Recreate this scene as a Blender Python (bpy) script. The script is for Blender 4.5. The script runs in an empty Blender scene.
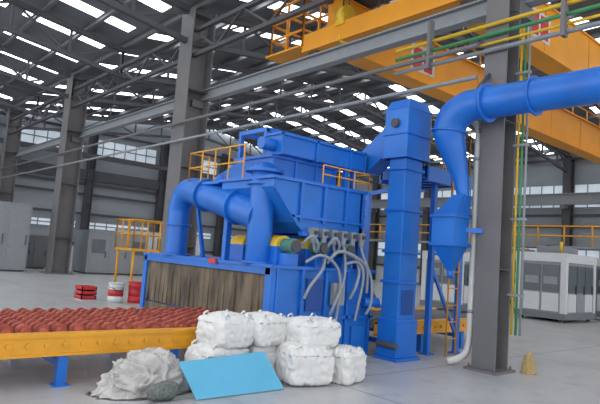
import bpy, bmesh, math, random
from mathutils import Vector, Matrix, noise
random.seed(7)
sc=bpy.context.scene
sc.view_settings.view_transform='Standard'

# ---------------- camera -----------------
p=math.radians(5.4);r=math.radians(4.2);th=math.radians(49)
fw=Vector((math.cos(th),math.sin(th),0)) # forward in (a,b)
R0=Vector((math.sin(th),-math.cos(th),0))
F=fw*math.cos(p)+Vector((0,0,1))*math.sin(p)
U0=-fw*math.sin(p)+Vector((0,0,1))*math.cos(p)
Rc=R0*math.cos(r)+U0*math.sin(r);Uc=-R0*math.sin(r)+U0*math.cos(r)
cam=bpy.data.cameras.new("camera");cam.lens=33.6;cam.sensor_width=36
co=bpy.data.objects.new("camera",cam);sc.collection.objects.link(co)
m=Matrix((Rc,Uc,-F)).transposed().to_4x4();m.translation=Vector((0,0,1.6))
co.matrix_world=m;sc.camera=co
cam.clip_end=300

# ---------------- materials -----------------
def mat(name,c,rough=.5,metal=0,var=.12,scale=6,bump=0,emit=0,c2=None,bscale=None,trans=0,stretch=None,alpha=1):
    m=bpy.data.materials.new(name);m.use_nodes=True;nt=m.node_tree;N=nt.nodes;L=nt.links
    b=N["Principled BSDF"];b.inputs["Roughness"].default_value=rough;b.inputs["Metallic"].default_value=metal
    tc=N.new("ShaderNodeTexCoord");mp=N.new("ShaderNodeMapping");L.new(tc.outputs["Object"],mp.inputs[0])
    if stretch: mp.inputs["Scale"].default_value=stretch
    n=N.new("ShaderNodeTexNoise");n.inputs["Scale"].default_value=scale;n.inputs["Detail"].default_value=5
    L.new(mp.outputs[0],n.inputs[0])
    cr=N.new("ShaderNodeValToRGB");cr.color_ramp.elements[0].position=.3;cr.color_ramp.elements[1].position=.7
    cc=c2 if c2 else tuple(x*(1-var) for x in c)
    cr.color_ramp.elements[0].color=(*cc,1);cr.color_ramp.elements[1].color=(*c,1)
    L.new(n.outputs[0],cr.inputs[0]);L.new(cr.outputs[0],b.inputs["Base Color"])
    if bump:
        bn=N.new("ShaderNodeBump");bn.inputs["Strength"].default_value=bump;bn.inputs["Distance"].default_value=.02
        n2=N.new("ShaderNodeTexNoise");n2.inputs["Scale"].default_value=bscale or scale*3
        L.new(mp.outputs[0],n2.inputs[0]);L.new(n2.outputs[0],bn.inputs["Height"]);L.new(bn.outputs[0],b.inputs["Normal"])
    if emit:
        L.new(cr.outputs[0],b.inputs["Emission Color"]);b.inputs["Emission Strength"].default_value=emit
    if trans: b.inputs["Transmission Weight"].default_value=trans
    if alpha<1: b.inputs["Alpha"].default_value=alpha
    return m
BLUE=mat("blue_paint",(.010,.155,.62),.38,var=.22,scale=2)
BLUE2=mat("blue_paint_panel",(.012,.17,.63),.45,var=.3,scale=1.2)
DBLUE=mat("dark_blue",(.006,.065,.30),.5)
YEL=mat("yellow_paint",(.80,.37,.02),.45,var=.2,scale=3)
ORG=mat("crane_orange",(.82,.33,.012),.5,var=.12,scale=1)
ROL=mat("roller_rust",(.46,.11,.07),.6,c2=(.25,.04,.03),scale=9,bump=.4)
GRY=mat("steel_grey",(.16,.155,.16),.6,var=.15,scale=2)
DGRY=mat("dark_steel",(.075,.075,.085),.6,var=.2,scale=2)
LGRY=mat("light_steel",(.27,.29,.31),.5,var=.12)
MGRY=mat("mid_steel",(.17,.18,.19),.5,var=.12)
FLOORM=mat("concrete_floor",(.49,.49,.495),.32,c2=(.39,.39,.40),scale=.7,bump=.03,bscale=20)
nt=FLOORM.node_tree;N=nt.nodes;L=nt.links
bt=N.new("ShaderNodeTexBrick");bt.offset=0;bt.inputs["Scale"].default_value=1;bt.inputs["Brick Width"].default_value=5.3;bt.inputs["Row Height"].default_value=5.3
bt.inputs["Mortar Size"].default_value=.018;bt.inputs["Color1"].default_value=(1,1,1,1);bt.inputs["Color2"].default_value=(.96,.96,.96,1);bt.inputs["Mortar"].default_value=(.5,.5,.5,1)
tc=[n for n in N if n.type=='TEX_COORD'][0];L.new(tc.outputs["Object"],bt.inputs[0])
mx=N.new("ShaderNodeMix");mx.data_type='RGBA';mx.blend_type='MULTIPLY';mx.inputs[0].default_value=1
cr=[n for n in N if n.type=='VALTORGB'][0];L.new(cr.outputs[0],mx.inputs[6]);L.new(bt.outputs[0],mx.inputs[7])
ns=N.new("ShaderNodeTexNoise");ns.inputs["Scale"].default_value=3.5;ns.inputs["Detail"].default_value=8;L.new(tc.outputs["Object"],ns.inputs[0])
cr2=N.new("ShaderNodeValToRGB");cr2.color_ramp.elements[0].position=.33;cr2.color_ramp.elements[1].position=.45;cr2.color_ramp.elements[0].color=(.82,.82,.82,1);L.new(ns.outputs[0],cr2.inputs[0])
mx2=N.new("ShaderNodeMix");mx2.data_type='RGBA';mx2.blend_type='MULTIPLY';mx2.inputs[0].default_value=1
L.new(mx.outputs[2],mx2.inputs[6]);L.new(cr2.outputs[0],mx2.inputs[7]);L.new(mx2.outputs[2],N["Principled BSDF"].inputs["Base Color"])
WALLM=mat("wall_siding",(.30,.33,.36),.6,var=.08,scale=.5)
WHITE=mat("white_paint",(.60,.62,.63),.45,var=.06)
PVC=mat("pvc_white",(.6,.6,.58),.4,var=.08)
ROOF=mat("roof_sheet",(.17,.18,.20),.7,var=.2,scale=.5)
SKYL=mat("skylight",(.92,.96,1),.5,var=.03,scale=1,emit=4.5)
WIN=mat("window_glow",(.66,.75,.84),.3,var=.3,scale=.7,emit=.5)
CURT=mat("curtain_canvas",(.21,.165,.11),.85,c2=(.05,.04,.034),scale=2.2,bump=.6,stretch=(1,2.5,.7))
BAG=mat("bag_white",(.70,.70,.69),.75,var=.06,scale=5,bump=.35,bscale=14)
PLAS=mat("plastic_film",(.66,.65,.63),.18,c2=(.50,.48,.46),scale=5,bump=.6,bscale=6,alpha=.8)
NET=mat("net_grey",(.20,.22,.21),.8,c2=(.07,.08,.08),scale=40,bump=.6)
FOAM=mat("foam_cyan",(.11,.43,.66),.7,var=.08,scale=3)
GREEN=mat("motor_green",(.09,.26,.22),.45)
MYEL=mat("motor_yellow",(.75,.48,.03),.45)
HOSE=mat("hose_grey",(.30,.33,.38),.5)
RED=mat("red_paint",(.55,.03,.03),.45)
GPIPE=mat("pipe_green",(.06,.28,.12),.45)
CARD=mat("kraft_bag",(.50,.36,.16),.8,bump=.6)
GLASSD=mat("grey_panel",(.10,.12,.135),.3)

# ---------------- builder -----------------
class B:
    def __init__(s,name): s.name=name;s.bm=bmesh.new();s.m=[]
    def mi(s,mt):
        if mt not in s.m:s.m.append(mt)
        return s.m.index(mt)
    def hexa(s,pts,mt):
        v=[s.bm.verts.new(q) for q in pts];i=s.mi(mt)
        for f in ((0,3,2,1),(4,5,6,7),(0,1,5,4),(1,2,6,5),(2,3,7,6),(3,0,4,7)):
            fc=s.bm.faces.new([v[k] for k in f]);fc.material_index=i
    def box(s,a0,a1,b0,b1,z0,z1,mt):
        s.hexa([(a0,b0,z0),(a1,b0,z0),(a1,b1,z0),(a0,b1,z0),(a0,b0,z1),(a1,b0,z1),(a1,b1,z1),(a0,b1,z1)],mt)
    def frus(s,r0,z0,r1,z1,mt):
        s.hexa([(r0[0],r0[2],z0),(r0[1],r0[2],z0),(r0[1],r0[3],z0),(r0[0],r0[3],z0),
                (r1[0],r1[2],z1),(r1[1],r1[2],z1),(r1[1],r1[3],z1),(r1[0],r1[3],z1)],mt)
    def beam(s,p0,p1,w,h,mt,up=(0,0,1)):
        p0=Vector(p0);p1=Vector(p1);d=(p1-p0).normalized();u=Vector(up)
        if abs(d.dot(u))>.99:u=Vector((1,0,0))
        x=d.cross(u).normalized();y=x.cross(d).normalized();x*=w/2;y*=h/2
        s.hexa([p0-x-y,p0+x-y,p0+x+y,p0-x+y,p1-x-y,p1+x-y,p1+x+y,p1-x+y],mt)
    def ibeam(s,p0,p1,w,h,mt,t=.03,up=(0,0,1)):
        p0=Vector(p0);p1=Vector(p1);d=(p1-p0).normalized();u=Vector(up)
        if abs(d.dot(u))>.99:u=Vector((1,0,0))
        x=d.cross(u).normalized();y=x.cross(d).normalized()
        s.beam(p0,p1,t*.7,h-2*t,mt,up=tuple(y))
        for k in(1,-1):
            o=y*(h/2-t/2)*k;s.beam(p0+o,p1+o,w,t,mt,up=tuple(y))
    def tube(s,pts,rad,mt,n=12,smooth=0,caps=True):
        pts=[Vector(q) for q in pts]
        rr=rad if isinstance(rad,(list,tuple)) else [rad]*len(pts)
        if smooth:
            P=[];RR=[]
            for i in range(len(pts)-1):
                a=pts[max(i-1,0)];b=pts[i];c=pts[i+1];d=pts[min(i+2,len(pts)-1)]
                for k in range(smooth):
                    t=k/smooth
                    P.append(.5*((2*b)+(c-a)*t+(2*a-5*b+4*c-d)*t*t+(3*b-a-3*c+d)*t**3));RR.append(rr[i]*(1-t)+rr[i+1]*t)
            P.append(pts[-1]);RR.append(rr[-1]);pts=P;rr=RR
        i0=s.mi(mt);rings=[];prev=None
        for i,q in enumerate(pts):
            if i==0:d=pts[1]-q
            elif i==len(pts)-1:d=q-pts[i-1]
            else:d=(pts[i+1]-q).normalized()+(q-pts[i-1]).normalized()
            if d.length<1e-6:d=Vector((0,0,1))
            d.normalize()
            if prev is None:
                u=Vector((0,0,1)) if abs(d.z)<.9 else Vector((1,0,0));x=d.cross(u).normalized()
            else:
                x=prev-d*prev.dot(d)
                x.normalize()
            prev=x;y=d.cross(x)
            rings.append([s.bm.verts.new(q+(x*math.cos(2*math.pi*k/n)+y*math.sin(2*math.pi*k/n))*rr[i]) for k in range(n)])
        for i in range(len(rings)-1):
            for k in range(n):
                fc=s.bm.faces.new([rings[i][k],rings[i][(k+1)%n],rings[i+1][(k+1)%n],rings[i+1][k]]);fc.material_index=i0;fc.smooth=True
        if caps:
            for rg in (rings[0],rings[-1]):
                fc=s.bm.faces.new(rg);fc.material_index=i0
    def cyl(s,p0,p1,rad,mt,n=16,r2=None): s.tube([p0,p1],[rad,r2 if r2 is not None else rad],mt,n=n)
    def flange(s,c,d,rad,mt=None,t=.03):
        c=Vector(c);d=Vector(d).normalized();s.cyl(c-d*t/2,c+d*t/2,rad,mt or BLUE,n=20)
    def poly(s,pts,off,mt):
        i=s.mi(mt);off=Vector(off);v=[s.bm.verts.new(q) for q in pts];w=[s.bm.verts.new(Vector(q)+off) for q in pts];n=len(v)
        s.bm.faces.new(v).material_index=i;s.bm.faces.new(w[::-1]).material_index=i
        for k in range(n): s.bm.faces.new([v[k],w[k],w[(k+1)%n],v[(k+1)%n]]).material_index=i
    def rail(s,pts,h=.9,mt=None,step=.6,rr=.018,mid=2):
        mt=mt or YEL
        for a,b in zip(pts[:-1],pts[1:]):
            a=Vector(a);b=Vector(b);n=max(1,round((b-a).length/step))
            for k in range(n+1):
                q=a.lerp(b,k/n);s.cyl(q,q+Vector((0,0,h)),rr,mt,n=6)
            for k in range(mid):
                z=Vector((0,0,h*(k+1)/mid));s.cyl(a+z,b+z,rr,mt,n=6)
    def done(s,bev=0):
        bmesh.ops.recalc_face_normals(s.bm,faces=s.bm.faces)
        me=bpy.data.meshes.new(s.name);s.bm.to_mesh(me);s.bm.free()
        for x in s.m:me.materials.append(x)
        o=bpy.data.objects.new(s.name,me);sc.collection.objects.link(o)
        if bev:
            md=o.modifiers.new("bev",'BEVEL');md.width=bev;md.segments=2;md.limit_method='ANGLE';md.angle_limit=math.radians(50)
        return o

# ---------------- shell -----------------
ROW=8.35;FAR=36.0;BACK=38.0
f=B("floor");f.box(-14,60,-14,BACK,-.2,0,FLOORM);f.done()
w=B("wall_back")
w.box(-14,FAR,BACK,BACK+.2,0,11.2,WALLM);w.box(-14,FAR,BACK-.08,BACK,0,1.1,WHITE)
w.done()
def windows(axis,pos,u0,u1,z0,z1,idx,step=5.3,nm=3):
    k=idx;u=u0
    while u+step<=u1+.01:
        o=B("window_%d"%k)
        a,b=u+.25,u+step-.25
        def bx(x0,x1,d0,d1,z0,z1,mt):
            if axis=='b':o.box(x0,x1,pos-d1,pos-d0,z0,z1,mt)
            else:o.box(pos-d1,pos-d0,x0,x1,z0,z1,mt)
        bx(a,b,0,.06,z0,z1,WIN)
        for i in range(nm*2+1):
            x=a+(b-a)*i/(nm*2);bx(x-.03,x+.03,.06,.1,z0,z1,LGRY)
        for z in(z0,(z0+z1)/2,z1):bx(a,b,.06,.1,z-.04,z+.04,LGRY)
        o.done();u+=step;k+=1
    return k
k=windows('b',BACK,-2.3,FAR,7.4,8.5,1)
k=windows('b',BACK,-2.3,FAR,2.3,2.8,k)
w=B("wall_right");w.box(FAR,FAR+.2,-14,BACK,0,9.3,WALLM);w.box(FAR-.08,FAR,-14,BACK,0,1.2,WHITE);w.done()
k=windows('a',FAR,-5.85,BACK,5.8,7.3,k)
k=windows('a',FAR,-5.85,BACK,2.0,3.2,k)

# roof & skylights
RID=(ROW+FAR)/2;ZE=9.3;ZR=11.2
def rz(a):
    if a<ROW: return ZE+(ROW-a)*.13
    return ZE+(ZR-ZE)*(1-abs(a-RID)/(RID-ROW))
ro=B("ceiling")
segs=[(-6,ROW),(ROW,RID),(RID,FAR)]
sk=.66;bs=4.75
strips=[bs+1.33+2.65*i for i in range(-4,13)]
cuts=[-14+.0]
for s_ in strips: cuts+= [s_-sk/2,s_+sk/2]
cuts.append(BACK)
def slab(x0,x1,b0,b1,mm):
    ro.hexa([(x0,b0,rz(x0)),(x1,b0,rz(x1)),(x1,b1,rz(x1)),(x0,b1,rz(x0)),(x0,b0,rz(x0)+.08),(x1,b0,rz(x1)+.08),(x1,b1,rz(x1)+.08),(x0,b1,rz(x0)+.08)],mm)
for a0,a1 in segs:
    for i in range(len(cuts)-1):
        b0,b1=cuts[i],cuts[i+1]
        if i%2==1:
            n=4
            for j in range(n):
                q0=a0+(a1-a0)*(j+.08)/n;q1=a0+(a1-a0)*(j+.92)/n
                l0=a0+(a1-a0)*j/n;l1=a0+(a1-a0)*(j+1)/n
                slab(l0,q0,b0,b1,ROOF);slab(q0,q1,b0,b1,SKYL);slab(q1,l1,b0,b1,ROOF)
        else: slab(a0,a1,b0,b1,ROOF)
ro.done()
pu=B("roof_purlins")
a=-5.5
while a<FAR:
    pu.ibeam((a,-8,rz(a)-.13),(a,BACK-.3,rz(a)-.13),.12,.2,MGRY,t=.015);a+=1.55
pu.done()
def truss(b,a0,a1,dep=1.0):
    t=B("roof_truss");n=round((a1-a0)/1.9)
    prev=None
    for i in range(n+1):
        a=a0+(a1-a0)*i/n;a=min(max(a,a0+.01),a1-.01)
        top=Vector((a,b,rz(a)-.34));bot=Vector((a,b,rz(a)-.35-dep))
        t.beam(top,bot,.08,.08,DGRY)
        if prev:
            t.beam(prev[0],top,.18,.18,DGRY);t.beam(prev[1],bot,.16,.16,DGRY)
            if i%2:t.beam(prev[1],top,.07,.07,DGRY)
            else:t.beam(prev[0],bot,.07,.07,DGRY)
        prev=(top,bot)
    t.done()
for i in range(0,7):
    b=bs+5.3*i
    truss(b,ROW,FAR-.1);truss(b,-5.5,ROW)
def column(a,b,h,s=.36,t=.03,mt=GRY,name="steel_column",base=True):
    c=B(name)
    c.box(a-s/2,a-s/2+t,b-s/2,b+s/2,0,h,mt);c.box(a+s/2-t,a+s/2,b-s/2,b+s/2,0,h,mt)
    c.box(a-s/2+t,a+s/2-t,b-t/2,b+t/2,0,h,mt)
    if base:
        c.box(a-s*.75,a+s*.75,b-s*.7,b+s*.7,0,.04,mt)
        for x in(-1,1):
            for y in(-1,1):c.cyl((a+x*s*.62,b+y*s*.55,.04),(a+x*s*.62,b+y*s*.55,.09),.02,mt,n=6)
    z=1.6
    while z<h:
        c.box(a-s/2+t,a+s/2-t,b-s/2+.01,b+s/2-.01,z,z+.012,mt);z+=2.4
    return c.done()
column(ROW,4.75,9,s=.40)
for b in (15.35,25.95,36.5):column(ROW+.2,b,9,s=.78,mt=GRY)
column(ROW,-5.85,9,s=.5)
for i in range(-1,7):column(FAR-.4,4.75+5.3*i,9,s=.5,base=False,mt=DGRY)
for i in range(-1,6):
    a=ROW+.2+5.3*i
    if i!=0:column(a,BACK-.4,9.2,s=.45,base=False,mt=DGRY)
g=B("wall_girts")
for z in(1.3,3.3,4.6,5.3,8.9):
    g.beam((-6,BACK-.2,z),(FAR-.2,BACK-.2,z),.12,.16,DGRY);g.beam((FAR-.2,-8,z),(FAR-.2,BACK-.2,z),.12,.16,DGRY)
g.beam((-6,BACK-.35,5.9),(FAR-.6,BACK-.35,5.9),.2,.7,DGRY)
g.beam((-6,BACK-1.2,7.1),(FAR-.6,BACK-1.2,7.1),.2,.3,DGRY)
g.done()
rw=B("crane_runway_beam")
rw.ibeam((ROW+.55,-8,6.35),(ROW+.55,BACK-.7,6.35),.24,.34,LGRY,t=.035)
for i in range(-1,4):
    b=4.75+10.6*i;rw.box(ROW+.15,ROW+.8,b-.15,b+.15,5.95,6.17,GRY)
rw.done()
rw=B("crane_runway_beam");rw.ibeam((FAR-1,-8,6.25),(FAR-1,BACK-.7,6.25),.35,.7,LGRY,t=.035)
for i in range(-1,7):
    b=4.75+5.3*i;rw.box(FAR-1.2,FAR-.3,b-.15,b+.15,5.65,5.9,GRY)
rw.done()
bz=B("longitudinal_bracing")
for i in range(0,3):
    b0=4.95+10.6*i;b1=b0+10.2
    bz.beam((ROW,b0,8.3),(ROW,b1,8.3),.12,.12,DGRY);bz.beam((ROW,b0,7.5),(ROW,b1,7.5),.12,.12,DGRY)
    n=8
    for j in range(n):
        q0=b0+(b1-b0)*j/n;q1=b0+(b1-b0)*(j+1)/n
        bz.beam((ROW,q0,7.5 if j%2 else 8.3),(ROW,q1,8.3 if j%2 else 7.5),.06,.06,DGRY)
bz.done()
# crane
cr=B("overhead_crane")
CZ=6.62
for b,hh,zo in((9.9,1.25,.15),(6.5,1.2,.3)):
    cr.box(ROW+.95,FAR-1.2,b-.25,b+.25,CZ+zo,CZ+zo+hh,ORG)
    cr.box(ROW+.95,FAR-1.2,b-.31,b+.31,CZ+zo+hh,CZ+zo+.04+hh,ORG);cr.box(ROW+.95,FAR-1.2,b-.31,b+.31,CZ+zo-.04,CZ+zo,ORG)
    a=ROW+2
    while a<FAR-2:
        cr.box(a-.015,a+.015,b-.265,b+.265,CZ+zo,CZ+zo+hh,ORG);a+=2.6
    cr.box(12.1,13.2,b-.262,b-.25,CZ+zo+.25,CZ+zo+hh-.25,WHITE);cr.box(12.2,12.6,b-.268,b-.262,CZ+zo+.32,CZ+zo+hh-.32,RED);cr.box(12.7,13.1,b-.268,b-.262,CZ+zo+.32,CZ+zo+hh-.32,RED)
for a in(ROW+.75,FAR-1.0):
    cr.box(a-.2,a+.2,5.6,10.6,CZ+.1,CZ+.55,ORG)
    for b in(5.9,10.3):cr.cyl((a-.08,b,CZ+.08),(a+.08,b,CZ+.08),.16,DGRY)
cr.rail([(ROW+.95,10.3,CZ+1.44),(FAR-1.5,10.3,CZ+1.44)],h=.9,mt=ORG,step=1.5,rr=.03)
cr.box(8.9,10.4,6.3,10.1,CZ+1.54,CZ+1.66,DGRY);cr.cyl((9.4,7.6,CZ+1.9),(9.4,9.2,CZ+1.9),.25,DGRY);cr.box(9.7,10.3,7,8,CZ+1.6,CZ+2.0,BLUE)
cr.rail([(8.9,10.6,6.9),(8.9,11.9,6.9),(10.0,11.9,6.9),(10.0,10.6,6.9),(8.9,10.6,6.9)],h=1.3,mt=ORG,step=.55,rr=.035,mid=3);cr.box(8.8,10.1,10.6,12.0,6.85,6.9,ORG)
for (a,b,z) in((9.05,9.25,7.0),(9.65,8.65,7.0)):
    for d in(-.1,.1):cr.cyl((a+d,b,z+.4),(a+d,b,CZ+1.55),.018,DGRY,n=5)
    cr.cyl((a,b-.12,z+.35),(a,b+.12,z+.35),.25,MYEL)
    cr.box(a-.2,a+.2,b-.14,b+.14,z+.08,z+.35,MYEL)
    cr.tube([(a,b,z+.12),(a,b,z-.02),(a+.08,b,z-.08),(a+.10,b,z-.22),(a-.02,b,z-.3),(a-.14,b,z-.23),(a-.15,b,z-.12)],[.05,.05,.055,.06,.06,.045,.02],MYEL,n=8,smooth=4)
cr.done()
pp=B("pipe_rack")
for (da,z,mt,rr) in((-.32,4.75,LGRY,.04),(-.32,5.3,GRY,.045)):
    pp.cyl((ROW+da,5.0,z),(ROW+da,BACK-1,z),rr,mt,n=8)
for (da,z,mt,rr) in((-.26,5.45,GPIPE,.035),(-.26,5.62,MYEL,.035),(-.26,5.3,MYEL,.025),(-.26,5.18,LGRY,.04)):
    pp.cyl((ROW+da,-6,z),(ROW+da,6.8,z),rr,mt,n=8)
for b in(3.6,2.0,6.0):pp.box(ROW-.36,ROW-.23,b-.03,b+.03,5.1,6.0,GRY)
for (b,mt) in((4.47,MYEL),(4.40,GPIPE),(4.33,LGRY)):
    pp.cyl((ROW+.12,b,.6),(ROW+.12,b,5.6),.02,mt,n=8)
for z in(1.2,2.4,3.6,4.8):pp.box(ROW+.08,ROW+.16,4.3,4.54,z,z+.04,LGRY)
pp.done()
dp=B("downspout_pipe")
dp.tube([(ROW-.05,5.35,4.15),(ROW-.1,5.15,4.05),(ROW-.12,5.05,3.9),(ROW-.12,5.05,3.6),(ROW-.12,5.05,1),(ROW-.12,5.07,.35),(ROW-.2,5.15,.15),(ROW-.35,5.3,.07)],.055,PVC,n=12,smooth=4)
for z in(.9,2.2,3.4):dp.flange((ROW-.12,5.05,z),(0,0,1),.07,LGRY,t=.05)
dp.done()

# ---------------- roller conveyor -----------------
def conveyor(a0,a1,legs,rings=True):
    c=B("roller_conveyor")
    for b in(6.35,8.1):
        c.box(a0,a1,b-.05,b+.05,.34,.56,YEL);c.box(a0,a1,b-.07,b+.07,.53,.57,YEL);c.box(a0,a1,b-.07,b+.07,.33,.36,YEL)
    a=a0+.12
    while a<a1-.05:
        z=.56 if rings else .5
        c.cyl((a,6.42,z),(a,8.03,z),.045,ROL if rings else MGRY,n=10)
        if rings:
            for k in range(9):
                b=6.5+k*.18+random.uniform(-.02,.02);c.cyl((a,b,.56),(a,b+.06,.56),.085,ROL,n=12)
        c.cyl((a,6.275,.45),(a,6.30,.45),.03,YEL,n=8)
        a+=.19
    for a in legs:
        for b in(6.35,8.1):
            c.box(a-.05,a+.05,b-.05,b+.05,0.02,.33,BLUE);c.box(a-.08,a+.08,b-.07,b+.07,0,.02,BLUE)
        c.box(a-.04,a+.04,6.4,8.05,.2,.27,BLUE)
    return c.done()
conveyor(-3,5.1,[-2.4,-.8,.8,2.25,3.6,4.8])
conveyor(7.44,11.6,[7.6,8.7,10.0,11.4],False)

# ---------------- shot blasting machine -----------------
s=B("shot_blasting_machine")
A0,A1,B0,B1,ZT=5.15,7.38,6.45,10.5,1.38
s.box(A0+.08,A1,B0,B1,0,ZT,BLUE2)
s.box(A0-.02,A0+.08,B0-.03,B0+.12,0,ZT,BLUE);s.box(A0-.02,A0+.08,B1-.1,B1+.03,0,ZT,BLUE)
s.box(A0-.04,A1+.04,B0-.05,B1+.05,ZT,ZT+.05,BLUE)
s.box(A0-.02,A0+.08,B0,B1,ZT-.1,ZT,BLUE)
b=B0+.14
while b<B1-.14:
    wv=.16
    o=random.uniform(0,.035)
    s.hexa([(A0+.0+o,b,.52),(A0+.0+o+.02,b+wv,.52),(A0+.07,b+wv,.52),(A0+.07,b,.52),
            (A0+.03,b,ZT-.09),(A0+.03,b+wv,ZT-.09),(A0+.07,b+wv,ZT-.09),(A0+.07,b,ZT-.09)],CURT);b+=.155
s.box(A0+.02,A0+.075,B0+.12,B1-.1,0,.5,CURT)
for a in(5.25,5.75,6.25,6.75,7.3):s.box(a-.025,a+.025,B0-.05,B0,0,ZT,BLUE)
s.box(A0,A1,B0-.05,B0,.62,.68,BLUE)
s.box(5.85,6.2,B0-.03,B0,.75,1.25,DBLUE)
for q in((5.9,.5),(6.9,.5)):s.box(q[0],q[0]+.3,B0-.04,B0,.1,.5,BLUE2)
s.box(6.35,6.6,B0-.12,B0-.04,.85,1.2,LGRY)
for (a,b,z) in((5.55,6.75,1.43),(6.15,6.75,1.43),(6.75,6.75,1.43),(5.75,7.9,1.43),(6.6,7.9,1.43)):
    s.box(a-.17,a+.17,b-.1,b+.35,z,z+.28,BLUE);
    s.cyl((a,b-.08,z+.28),(a,b+.3,z+.28),.17,MYEL,n=20)
    s.cyl((a,b-.33,z+.3),(a,b-.08,z+.3),.10,GREEN,n=18)
    for k in range(5):s.cyl((a,b-.31+k*.05,z+.3),(a,b-.295+k*.05,z+.3),.113,GREEN,n=18)
    s.cyl((a,b-.37,z+.3),(a,b-.33,z+.3),.09,DGRY,n=18)
    s.box(a-.12,a+.12,b-.28,b-.08,z,z+.18,BLUE)
hz0,hz1=1.92,2.72
s.poly([(5.15,6.55,hz1),(7.15,6.55,hz1),(7.15,6.55,hz0+.02),(5.85,6.55,hz0+.02),(5.6,6.55,hz0+.18),(5.15,6.55,hz1-.12)],(0,1.4,0),BLUE2)
s.box(5.1,7.2,6.5,8.0,hz1,hz1+.05,BLUE)
s.box(5.1,5.5,8.0,9.0,hz1-.02,hz1+.03,BLUE)
s.beam((5.2,8.9,hz1),(5.5,8.9,ZT),.06,.06,BLUE)
s.box(5.75,7.2,6.5,6.6,hz0-.02,hz0+.05,BLUE)
for a in(5.7,6.2,6.7,7.12):s.beam((a,6.52,hz0+.2),(a,6.52,hz1),.04,.05,BLUE)
s.beam((5.5,6.52,hz0+.27),(7.15,6.52,hz0+.27),.05,.04,BLUE)
s.beam((5.15,6.52,hz1-.12),(5.62,6.52,hz0+.18),.05,.05,BLUE)
for a,b in((7.12,6.6),(7.12,7.9),(5.3,7.9)):s.box(a-.05,a+.05,b-.05,b+.05,ZT,hz1,BLUE)
s.frus((6.5,6.9,6.7,7.3),1.5,(6.1,7.15,6.6,7.9),hz0,BLUE)
s.box(5.35,6.75,6.9,7.85,hz1+.05,3.12,BLUE2);s.box(5.3,6.8,6.85,7.9,3.1,3.15,BLUE)
for a in(5.37,5.85,6.3,6.73):s.box(a-.025,a+.025,6.87,7.88,hz1+.05,3.12,BLUE)
s.box(5.35,7.28,6.7,7.02,3.15,3.44,BLUE);s.box(5.3,7.28,6.66,7.06,3.44,3.48,BLUE)
for a in(5.35,6.1,6.9,7.26):s.box(a-.02,a+.02,6.66,7.06,3.13,3.48,BLUE)
s.cyl((5.08,6.86,3.28),(5.35,6.86,3.28),.10,BLUE)
# open frame above the separator
for a in(5.4,6.7):
    for b in(7.15,7.85):s.box(a-.035,a+.035,b-.035,b+.035,3.15,3.6,BLUE)
for b in(7.15,7.85):s.box(5.36,6.74,b-.035,b+.035,3.55,3.62,BLUE)
for a in(5.4,6.7):s.box(a-.035,a+.035,7.15,7.85,3.55,3.62,BLUE)
for a in(6.9,7.1):s.box(a-.04,a+.04,6.75,6.83,hz1,3.15,BLUE)
s.poly([(5.35,7.85,2.77),(5.35,7.85,3.08),(5.35,8.5,2.88),(5.35,8.75,2.6),(5.35,8.5,2.45),(5.35,7.9,2.4)],(1.0,0,0),BLUE2)
for i in range(6):
    a=5.95+i*.22
    s.box(a-.06,a+.06,6.42,6.56,hz0-.02,hz0+.12,LGRY);s.cyl((a,6.46,hz0-.12),(a,6.46,hz0),.05,LGRY,n=10)
    s.cyl((a,6.38,hz0+.05),(a,6.42,hz0+.05),.035,DGRY,n=10)
for i,(a,ae,be,ze) in enumerate(((5.95,5.7,6.5,1.75),(6.17,5.75,6.36,1.0),(6.39,6.2,6.45,1.75),(6.61,6.3,6.34,.75),(6.83,6.75,6.36,1.0),(7.05,7.15,6.35,.75))):
    s.tube([(a,6.46,hz0-.1),(a+.02,6.42,hz0-.25),((a+ae)/2+.08,6.3,(hz0+ze)/2-.05),(ae+.04,6.28,ze+.15),(ae,be,ze-.05)],.024,HOSE,n=10,smooth=5)
s.tube([(6.2,6.38,1.5),(6.35,6.27,1.7),(6.75,6.25,1.62),(7.05,6.3,1.45),(7.15,6.36,1.05)],.028,HOSE,n=10,smooth=5)
s.tube([(5.75,6.38,1.5),(5.95,6.27,1.62),(6.25,6.25,1.5),(6.45,6.3,1.2),(6.45,6.36,.5)],.024,HOSE,n=10,smooth=5)
s.tube([(6.6,6.38,1.5),(6.8,6.27,1.55),(6.95,6.27,1.3),(6.9,6.36,.6)],.024,HOSE,n=10,smooth=5)
RD=.2
s.tube([(5.3,7.0,ZT),(5.3,7.0,2.2),(5.3,7.0,2.85)],RD,BLUE,n=24)
s.flange((5.3,7.0,ZT+.06),(0,0,1),.27);s.flange((5.3,7.0,2.87),(0,0,1),.30,t=.05);s.flange((5.3,7.0,2.66),(0,0,1),.26)
s.tube([(5.3,7.0,2.89),(5.3,7.0,3.0)],[.27,.12],BLUE,n=20)
s.tube([(5.3,7.0,2.15),(5.28,7.9,2.38),(5.28,8.8,2.58),(5.28,9.15,2.64),(5.28,9.4,2.58),(5.28,9.54,2.34),(5.28,9.55,2.05),(5.28,9.55,ZT+.02)],[.24,.25,.25,.24,.22,.21,.2,.2],BLUE,n=24,smooth=4)
s.flange((5.28,9.55,ZT+.06),(0,0,1),.28);s.flange((5.28,9.55,2.0),(0,0,1),.25);s.flange((5.28,8.6,2.54),(0,1,.2),.30);s.flange((5.28,7.6,2.31),(0,1,.2),.30)
s.tube([(5.3,8.2,2.45),(5.4,8.35,2.75),(5.7,8.4,2.8)],.17,BLUE,n=18,smooth=4)
s.box(A0-.07,A0-.045,B0+1.4,B0+1.62,ZT-.02,ZT+.06,RED)
s.rail([(6.1,6.5,2.77),(7.2,6.5,2.77),(7.2,8.0,2.77)],h=.3,step=.35,rr=.012)
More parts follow.
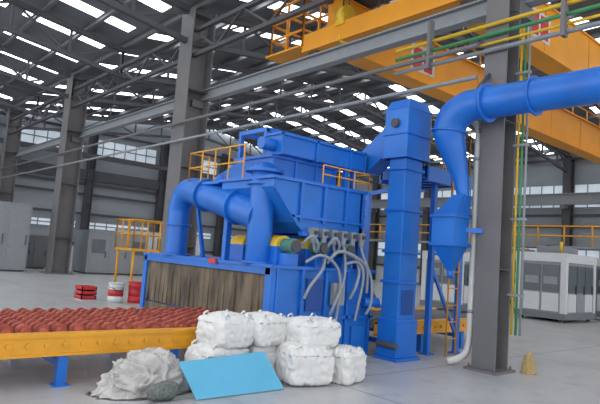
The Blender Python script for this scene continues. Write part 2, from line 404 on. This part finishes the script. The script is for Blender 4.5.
s.rail([(5.5,9.0,2.75),(5.1,9.0,2.75),(5.1,7.3,2.75)],h=.55,step=.45,rr=.014)
s.cyl((7.1,6.38,.9),(7.38,6.3,.9),.08,BLUE)
s.done(bev=.008)

# ---------------- bucket elevator -----------------
e=B("bucket_elevator")
ea0,ea1,eb0,eb1=7.36,7.82,5.85,6.2
e.box(ea0-.06,ea1+.1,eb0-.08,eb1+.05,0,.05,BLUE)
e.box(ea0-.03,ea1+.05,eb0-.03,eb1+.03,.05,.62,BLUE)
e.box(ea0,ea1,eb0,eb1,.6,3.5,BLUE2)
for z in(.62,1.25,1.75,2.45,3.15):e.box(ea0-.035,ea1+.035,eb0-.035,eb1+.035,z,z+.045,BLUE)
e.box(ea0+.08,ea1-.08,eb0-.02,eb0,.75,1.15,DBLUE)
e.box(ea0-.06,ea1+.12,eb0-.05,eb1+.1,3.35,4.2,BLUE2)
e.frus((ea0-.06,ea1+.12,eb0-.05,eb1+.1),4.2,(ea0+.02,ea1+.04,eb0-.02,eb1+.05),4.37,BLUE)
e.box(ea0-.08,ea1+.14,eb0-.07,eb1+.12,3.75,3.79,BLUE);e.box(ea0-.08,ea1+.14,eb0-.07,eb1+.12,3.35,3.39,BLUE)
e.poly([(ea0,eb1+.05,4.0),(ea0,eb1+.05,3.5),(ea0,6.7,3.15),(ea0,7.0,3.15),(ea0,7.0,3.45)],(.35,0,0),BLUE)
e.cyl((ea0-.12,eb0+.2,3.95),(ea0-.06,eb0+.2,3.95),.08,DGRY);e.cyl((ea1,eb0+.2,3.95),(ea1+.45,eb0+.2,3.95),.12,GREEN)
e.cyl((ea0-.05,eb0-.06,.25),(ea0-.05,eb1,.25),.05,DGRY)
e.done(bev=.008)
# ---------------- platform -----------------
t=B("access_platform")
pa1,pb0,pb1,pz=9.35,5.9,6.95,3.32
t.box(ea1+.2,pa1,pb0,pb1,pz-.04,pz,DBLUE)
for y in(pb0,pb1):t.box(ea1+.2,pa1,y-.04,y+.04,pz-.26,pz,BLUE)
for a in(8.05,8.4,8.7,9.0,9.31):t.box(a-.03,a+.03,pb0,pb1,pz-.2,pz-.04,BLUE)
t.rail([(8.06,pb0,pz),(pa1,pb0,pz),(pa1,pb1,pz),(8.06,pb1,pz)],h=.85,step=.5,rr=.016)
for a,b in((9.28,5.98),(8.55,6.1),(9.28,8.35)):
    t.box(a-.045,a+.045,b-.045,b+.045,.02,pz-.2,BLUE);t.box(a-.1,a+.1,b-.1,b+.1,0,.02,BLUE)
t.beam((9.28,5.98,.3),(8.55,6.1,1.6),.05,.05,BLUE);t.beam((9.28,5.98,1.8),(8.55,6.1,1.8),.05,.05,BLUE);t.beam((8.55,6.1,2.1),(9.28,5.98,3.1),.05,.05,BLUE)
t.beam((9.28,6.9,pz-.1),(9.28,8.35,pz-.25),.06,.08,BLUE)
for a in(8.75,9.05):t.cyl((a,5.84,0),(a,5.84,4.1),.016,YEL,n=8)
z=.3
while z<4:
    t.cyl((8.75,5.84,z),(9.05,5.84,z),.011,YEL,n=6);z+=.3
t.done()
t=B("access_stairs")
t.box(8.5,9.2,8.5,9.2,1.35,1.4,BLUE);t.rail([(8.5,8.5,1.4),(9.2,8.5,1.4),(9.2,9.2,1.4)],h=.8,mt=BLUE,step=.4)
for b in(8.5,9.2):t.beam((9.2,b,1.35),(10.5,b,.05),.04,.16,BLUE)
for i in range(7):
    q=i/7;t.box(9.25+q*1.25,9.45+q*1.25,8.5,9.2,1.25-q*1.25,1.28-q*1.25,BLUE)
for a in(8.55,9.15):
    for b in(8.55,9.15):t.box(a-.04,a+.04,b-.04,b+.04,0,1.35,BLUE)
t.done()

# ---------------- dust extraction duct -----------------
d=B("extraction_duct")
DA=7.82;DZ=4.2
d.tube([(DA+.04,-3,DZ),(DA+.04,2,DZ),(DA,4.3,DZ),(DA-.02,4.75,DZ),(DA-.05,5.0,DZ-.03),(DA-.07,5.22,DZ-.18),(DA-.06,5.3,DZ-.42),(DA,5.26,DZ-.7),(DA+.1,5.15,DZ-1.15),(DA+.13,5.1,2.7)],
   [.25,.25,.25,.25,.26,.27,.26,.22,.13,.09],BLUE,n=28,smooth=4)
for b in(3.9,2.4,.9):d.flange((DA+.03,b,DZ),(0,1,0),.30)
d.flange((DA-.01,4.65,DZ),(0,1,0),.31,t=.05)
d.flange((DA-.06,5.3,DZ-.4),(0,.1,-1),.30)
ha,hb=7.85,5.22
d.box(ha-.22,ha+.2,hb-.18,hb+.24,1.95,2.4,BLUE2);d.box(ha-.25,ha+.23,hb-.21,hb+.27,1.92,1.97,BLUE);d.box(ha-.25,ha+.23,hb-.21,hb+.27,2.38,2.42,BLUE)
d.frus((ha-.22,ha+.2,hb-.18,hb+.24),2.4,(ha-.02,ha+.2,hb-.2,hb),2.76,BLUE)
d.frus((ha-.04,ha+.04,hb-.04,hb+.04),1.52,(ha-.22,ha+.2,hb-.18,hb+.24),1.94,BLUE)
d.cyl((ha,hb,1.4),(ha,hb,1.56),.05,BLUE)
d.beam((ha+.1,hb-.1,2.2),(ROW-.2,4.85,2.2),.05,.08,BLUE);d.beam((DA,4.9,DZ+.2),(ROW-.2,4.85,DZ+.6),.05,.05,DGRY)
d.done()

# ---------------- bulk bags -----------------
def bag(a,b,z,w,dp_,h,rot,seed):
    bm=bmesh.new();bmesh.ops.create_cube(bm,size=1)
    bmesh.ops.subdivide_edges(bm,edges=bm.edges,cuts=25,use_grid_fill=True)
    off=Vector((seed*3.1,seed*1.7,seed*.9))
    for v in bm.verts:
        c=v.co.copy()
        e=9.0
        q=(abs(c.x*2)**e+abs(c.y*2)**e+abs(c.z*2)**e)**(1/e);c=c/max(q,1e-6)
        mxx=max(abs(v.co.x),abs(v.co.y),abs(v.co.z))
        c=c*(mxx*2)
        bul=1+.09*(1-(c.z*2)**2)
        c.x*=bul;c.y*=bul
        ang=math.atan2(c.y,c.x)
        pleat=.024*math.sin(ang*22+noise.noise(c*4+off)*5)*(.4+abs(c.z))
        n=noise.noise(c*2.2+off)*.08+(.5-abs(noise.noise(c*5+off)))*.09+pleat
        if c.z>.3:
            rr2=(c.x*2)**2+(c.y*2)**2;c.z+=.05*max(0,1-rr2)-.05*min(rr2,1.5)
        c+=c.normalized()*n*.8
        v.co=Vector((c.x*w,c.y*dp_,c.z*h))
    mz=min(v.co.z for v in bm.verts)
    for v in bm.verts:v.co.z=max(v.co.z-mz-.04*h,0)
    R=[];n=14
    for (zz,rr) in((h*.90,.14),(h*.97,.07),(h*1.0,.04),(h*1.05,.075),(h*1.07,.10)):
        R.append([bm.verts.new((math.cos(k*2*math.pi/n)*rr*(1+.25*math.sin(k*3+seed))+.03,math.sin(k*2*math.pi/n)*rr,zz-(.03 if k%3==0 and zz>h*1.04 else 0))) for k in range(n)])
    for i in range(len(R)-1):
        for k in range(n):bm.faces.new([R[i][k],R[i][(k+1)%n],R[i+1][(k+1)%n],R[i+1][k]])
    for sx in(-1,1):
        for sy in(-1,1):
            x=sx*w*.40;y=sy*dp_*.40;zt=h*.85
            pts=[Vector((x,y,zt-.05)),Vector((x+.01*sx,y,zt+.07)),Vector((x-.05*sx,y+.01,zt+.10)),Vector((x-.10*sx,y+.02*sy,zt+.0))]
            for q0,q1 in zip(pts[:-1],pts[1:]):
                dd=Vector((0,.022,0));vs=[bm.verts.new(k) for k in(q0-dd,q0+dd,q1+dd,q1-dd)];bm.faces.new(vs)
    for fc in bm.faces:fc.smooth=True
    bmesh.ops.recalc_face_normals(bm,faces=bm.faces)
    me=bpy.data.meshes.new("bulk_bag");bm.to_mesh(me);bm.free();me.materials.append(BAG)
    o=bpy.data.objects.new("bulk_bag",me);sc.collection.objects.link(o);o.location=(a,b,z);o.rotation_euler=(0,0,rot)
    return o
bag(3.95,5.88,0,.60,.48,.44,.1,1)
bag(4.92,5.35,0,.56,.52,.47,-.25,2)
bag(5.48,5.22,0,.42,.45,.42,.2,3)
bag(4.6,5.88,0,.52,.46,.44,.1,7)
bag(4.04,5.86,.41,.52,.48,.38,.1,4)
bag(4.55,5.80,.41,.50,.46,.38,.15,5)
bag(5.1,5.47,.44,.56,.5,.34,-.1,6)

fb=B("foam_board")
P0=Vector((3.27,5.18,.01));P1=Vector((4.46,5.17,.01));dv=Vector((-.10,.26,.34))
fb.poly([P0,P1,P1+dv+Vector((-.02,.02,.05)),P0+dv],(.01,.035,-.0),FOAM);fb.done()

def heap(name,a,b,w,dd,h,seed,mt,k1=.5,k2=.22,k3=.05):
    bm=bmesh.new();bmesh.ops.create_icosphere(bm,subdivisions=6,radius=1)
    off=Vector((seed,seed*2,0))
    for v in bm.verts:
        c=v.co.copy();wp=c+Vector((noise.noise(c*1.5+off),noise.noise(c*1.5-off),0))*.5
        n=(1-abs(noise.noise(wp*1.8+off))*2)*k1*.5+(1-abs(noise.noise(wp*4+off))*2)*k2*.5+(1-abs(noise.noise(wp*9+off))*2)*k3
        sk=1+max(0,.25-c.z)*.5
        c*=.7+n;v.co=Vector((c.x*w/2*sk,c.y*dd/2*sk,max(c.z*h,0)))
    for fc in bm.faces:fc.smooth=True
    me=bpy.data.meshes.new(name);bm.to_mesh(me);bm.free();me.materials.append(mt)
    o=bpy.data.objects.new(name,me);sc.collection.objects.link(o);o.location=(a,b,0);return o
heap("plastic_wrap_heap",3.0,5.80,1.0,.6,.42,2,PLAS,.45,.34,.07)
nr=B("net_roll");nr.tube([(2.80,5.38,.06),(2.86,5.36,.08),(2.98,5.35,.10),(3.08,5.34,.09),(3.12,5.33,.07)],[.04,.08,.10,.09,.04],NET,n=16,smooth=4);nr.done()
heap("kraft_paper_sack",8.86,4.36,.24,.22,.36,9,CARD,.3,.2,.05)

# ---------------- background things -----------------
def cabinet(name,a0,a1,b0,b1,h,mt,panels=True):
    c=B(name);c.box(a0,a1,b0,b1,.08,h,mt);c.box(a0+.05,a1-.05,b0+.05,b1-.05,0,.08,DGRY)
    c.box(a0-.02,a1+.02,b0-.02,b1+.02,h,h+.05,LGRY)
    n=max(2,round((a1-a0)/.9))
    for i in range(n):
        x0=a0+(a1-a0)*(i+.08)/n;x1=a0+(a1-a0)*(i+.92)/n
        c.box(x0,x1,b0-.02,b0,.2,h-.15,mt)
        if panels and i%2==0:c.box(x0+.1,x1-.1,b0-.03,b0-.02,h*.5,h-.35,GLASSD)
        c.box(x1-.08,x1-.05,b0-.06,b0-.02,h*.4,h*.55,DGRY)
    return c.done()
cabinet("electrical_cabinet",4.5,7.3,26.2,28,2.9,LGRY,False)
cabinet("process_machine",7.6,9.0,29,31,1.6,MGRY)
cabinet("process_machine",9.9,12.9,26.2,28,2.0,LGRY)
cabinet("process_machine",14,19,31,33,2.3,WHITE)
def cnc(name,a0,a1,b0,b1,h):
    c=B(name);c.box(a0,a1,b0,b1,.1,h,LGRY)
    c.box(a0-.04,a1+.04,b0-.04,b1+.04,h-.3,h,WHITE);c.box(a0-.04,a1+.04,b0-.04,b1+.04,.1,.3,MGRY)
    for x in(a0,a1-.12):
        for y in(b0,b1-.12):c.box(x-.03,x+.15,y-.03,y+.15,.1,h,WHITE)
    n=3
    for i in range(n):
        x0=a0+.2+(a1-a0-.4)*i/n;x1=a0+.15+(a1-a0-.4)*(i+1)/n
        c.box(x0,x1,b0-.03,b0,.35,.95,WHITE if i!=1 else LGRY);c.box(x0,x1,b0-.03,b0,1.0,h-.4,GLASSD);c.box(x1-.1,x1-.06,b0-.07,b0-.03,.95,1.25,DGRY)
    for i in range(2):
        y0=b0+.2+(b1-b0-.4)*i/2;y1=b0+.12+(b1-b0-.4)*(i+1)/2
        c.box(a0-.03,a0,y0,y1,.35,.95,WHITE);c.box(a0-.03,a0,y0,y1,1.0,h-.4,GLASSD)
        c.box(a0-.04,a0-.03,y0+.05,y1-.05,1.25,1.5,LGRY)
    c.cyl((a0+.3,b0+.3,h),(a0+.3,b0+.3,h+.4),.05,MYEL,n=8);c.box(a0+.6,a1-.5,b0+.4,b1-.4,h,h+.25,LGRY)
    for x in(a0+.1,a1-.2):
        for y in(b0+.1,b1-.2):c.box(x,x+.1,y,y+.1,0,.1,DGRY)
    return c.done()
cnc("machining_center",19.0,21.4,8.2,9.9,2.3)
cnc("machining_center",22.5,25.0,7.0,8.8,2.3)
cnc("machining_center",17.2,18.6,11.0,12.6,2.1)
cnc("machining_center",26.9,29,13.5,15.5,2.5)
cnc("machining_center",22.5,24.6,13.0,15.0,2.3)
yf=B("yellow_mezzanine")
for a in(9.3,10.7):
    for b in(20,21.4):yf.cyl((a,b,0),(a,b,1.3),.05,YEL,n=8)
yf.box(9.2,10.8,19.9,21.5,1.3,1.38,YEL);yf.rail([(9.2,19.9,1.38),(10.8,19.9,1.38),(10.8,21.5,1.38),(9.2,21.5,1.38),(9.2,19.9,1.38)],h=1.1,step=.5,rr=.03)
yf.done()
yf=B("safety_fence");yf.rail([(26,4,2.9),(26,26,2.9)],h=.9,step=1.2,rr=.04)
for b in range(4,27,4):yf.box(25.9,26.1,b-.1,b+.1,0,2.9,DGRY)
yf.box(25.9,26.8,4,26,2.8,2.9,LGRY)
yf.done()
def drum(a,b,mt,mt2,rr=.2,h=.5):
    c=B("paint_bucket");c.cyl((a,b,0),(a,b,h*.33),rr,mt,n=20);c.cyl((a,b,h*.33),(a,b,h*.7),rr*1.0,mt2,n=20);c.cyl((a,b,h*.7),(a,b,h),rr,mt,n=20)
    c.flange((a,b,h),(0,0,1),rr*1.06,mt);c.flange((a,b,h*.7),(0,0,1),rr*1.04,mt)
    c.tube([(a-rr,b,h*.9),(a-rr*.6,b-rr*.9,h*.7),(a,b-rr*1.15,h*.62),(a+rr*.6,b-rr*.9,h*.7),(a+rr,b,h*.9)],.01,DGRY,n=6,smooth=3);c.done()
drum(6.35,14.5,WHITE,RED);drum(6.85,14.35,RED,RED,h=.55);drum(7.15,14.75,RED,WHITE)
cr=B("stacked_crate")
for i in range(3):
    z=.02+i*.12
    cr.box(5.6,6.0,14.9,15.4,z,z+.02,WHITE)
    for y in(14.9,15.37):cr.box(5.6,6.0,y,y+.03,z,z+.1,RED)
    for x in(5.6,5.97):cr.box(x,x+.03,14.9,15.4,z,z+.1,RED)
cr.box(5.6,6.0,14.9,15.4,0,.02,WHITE);cr.done()

# ---------------- light -----------------
wd=bpy.data.worlds.new("w");sc.world=wd;wd.use_nodes=True
bg=wd.node_tree.nodes["Background"];bg.inputs[0].default_value=(.95,.975,1,1);bg.inputs[1].default_value=2.15
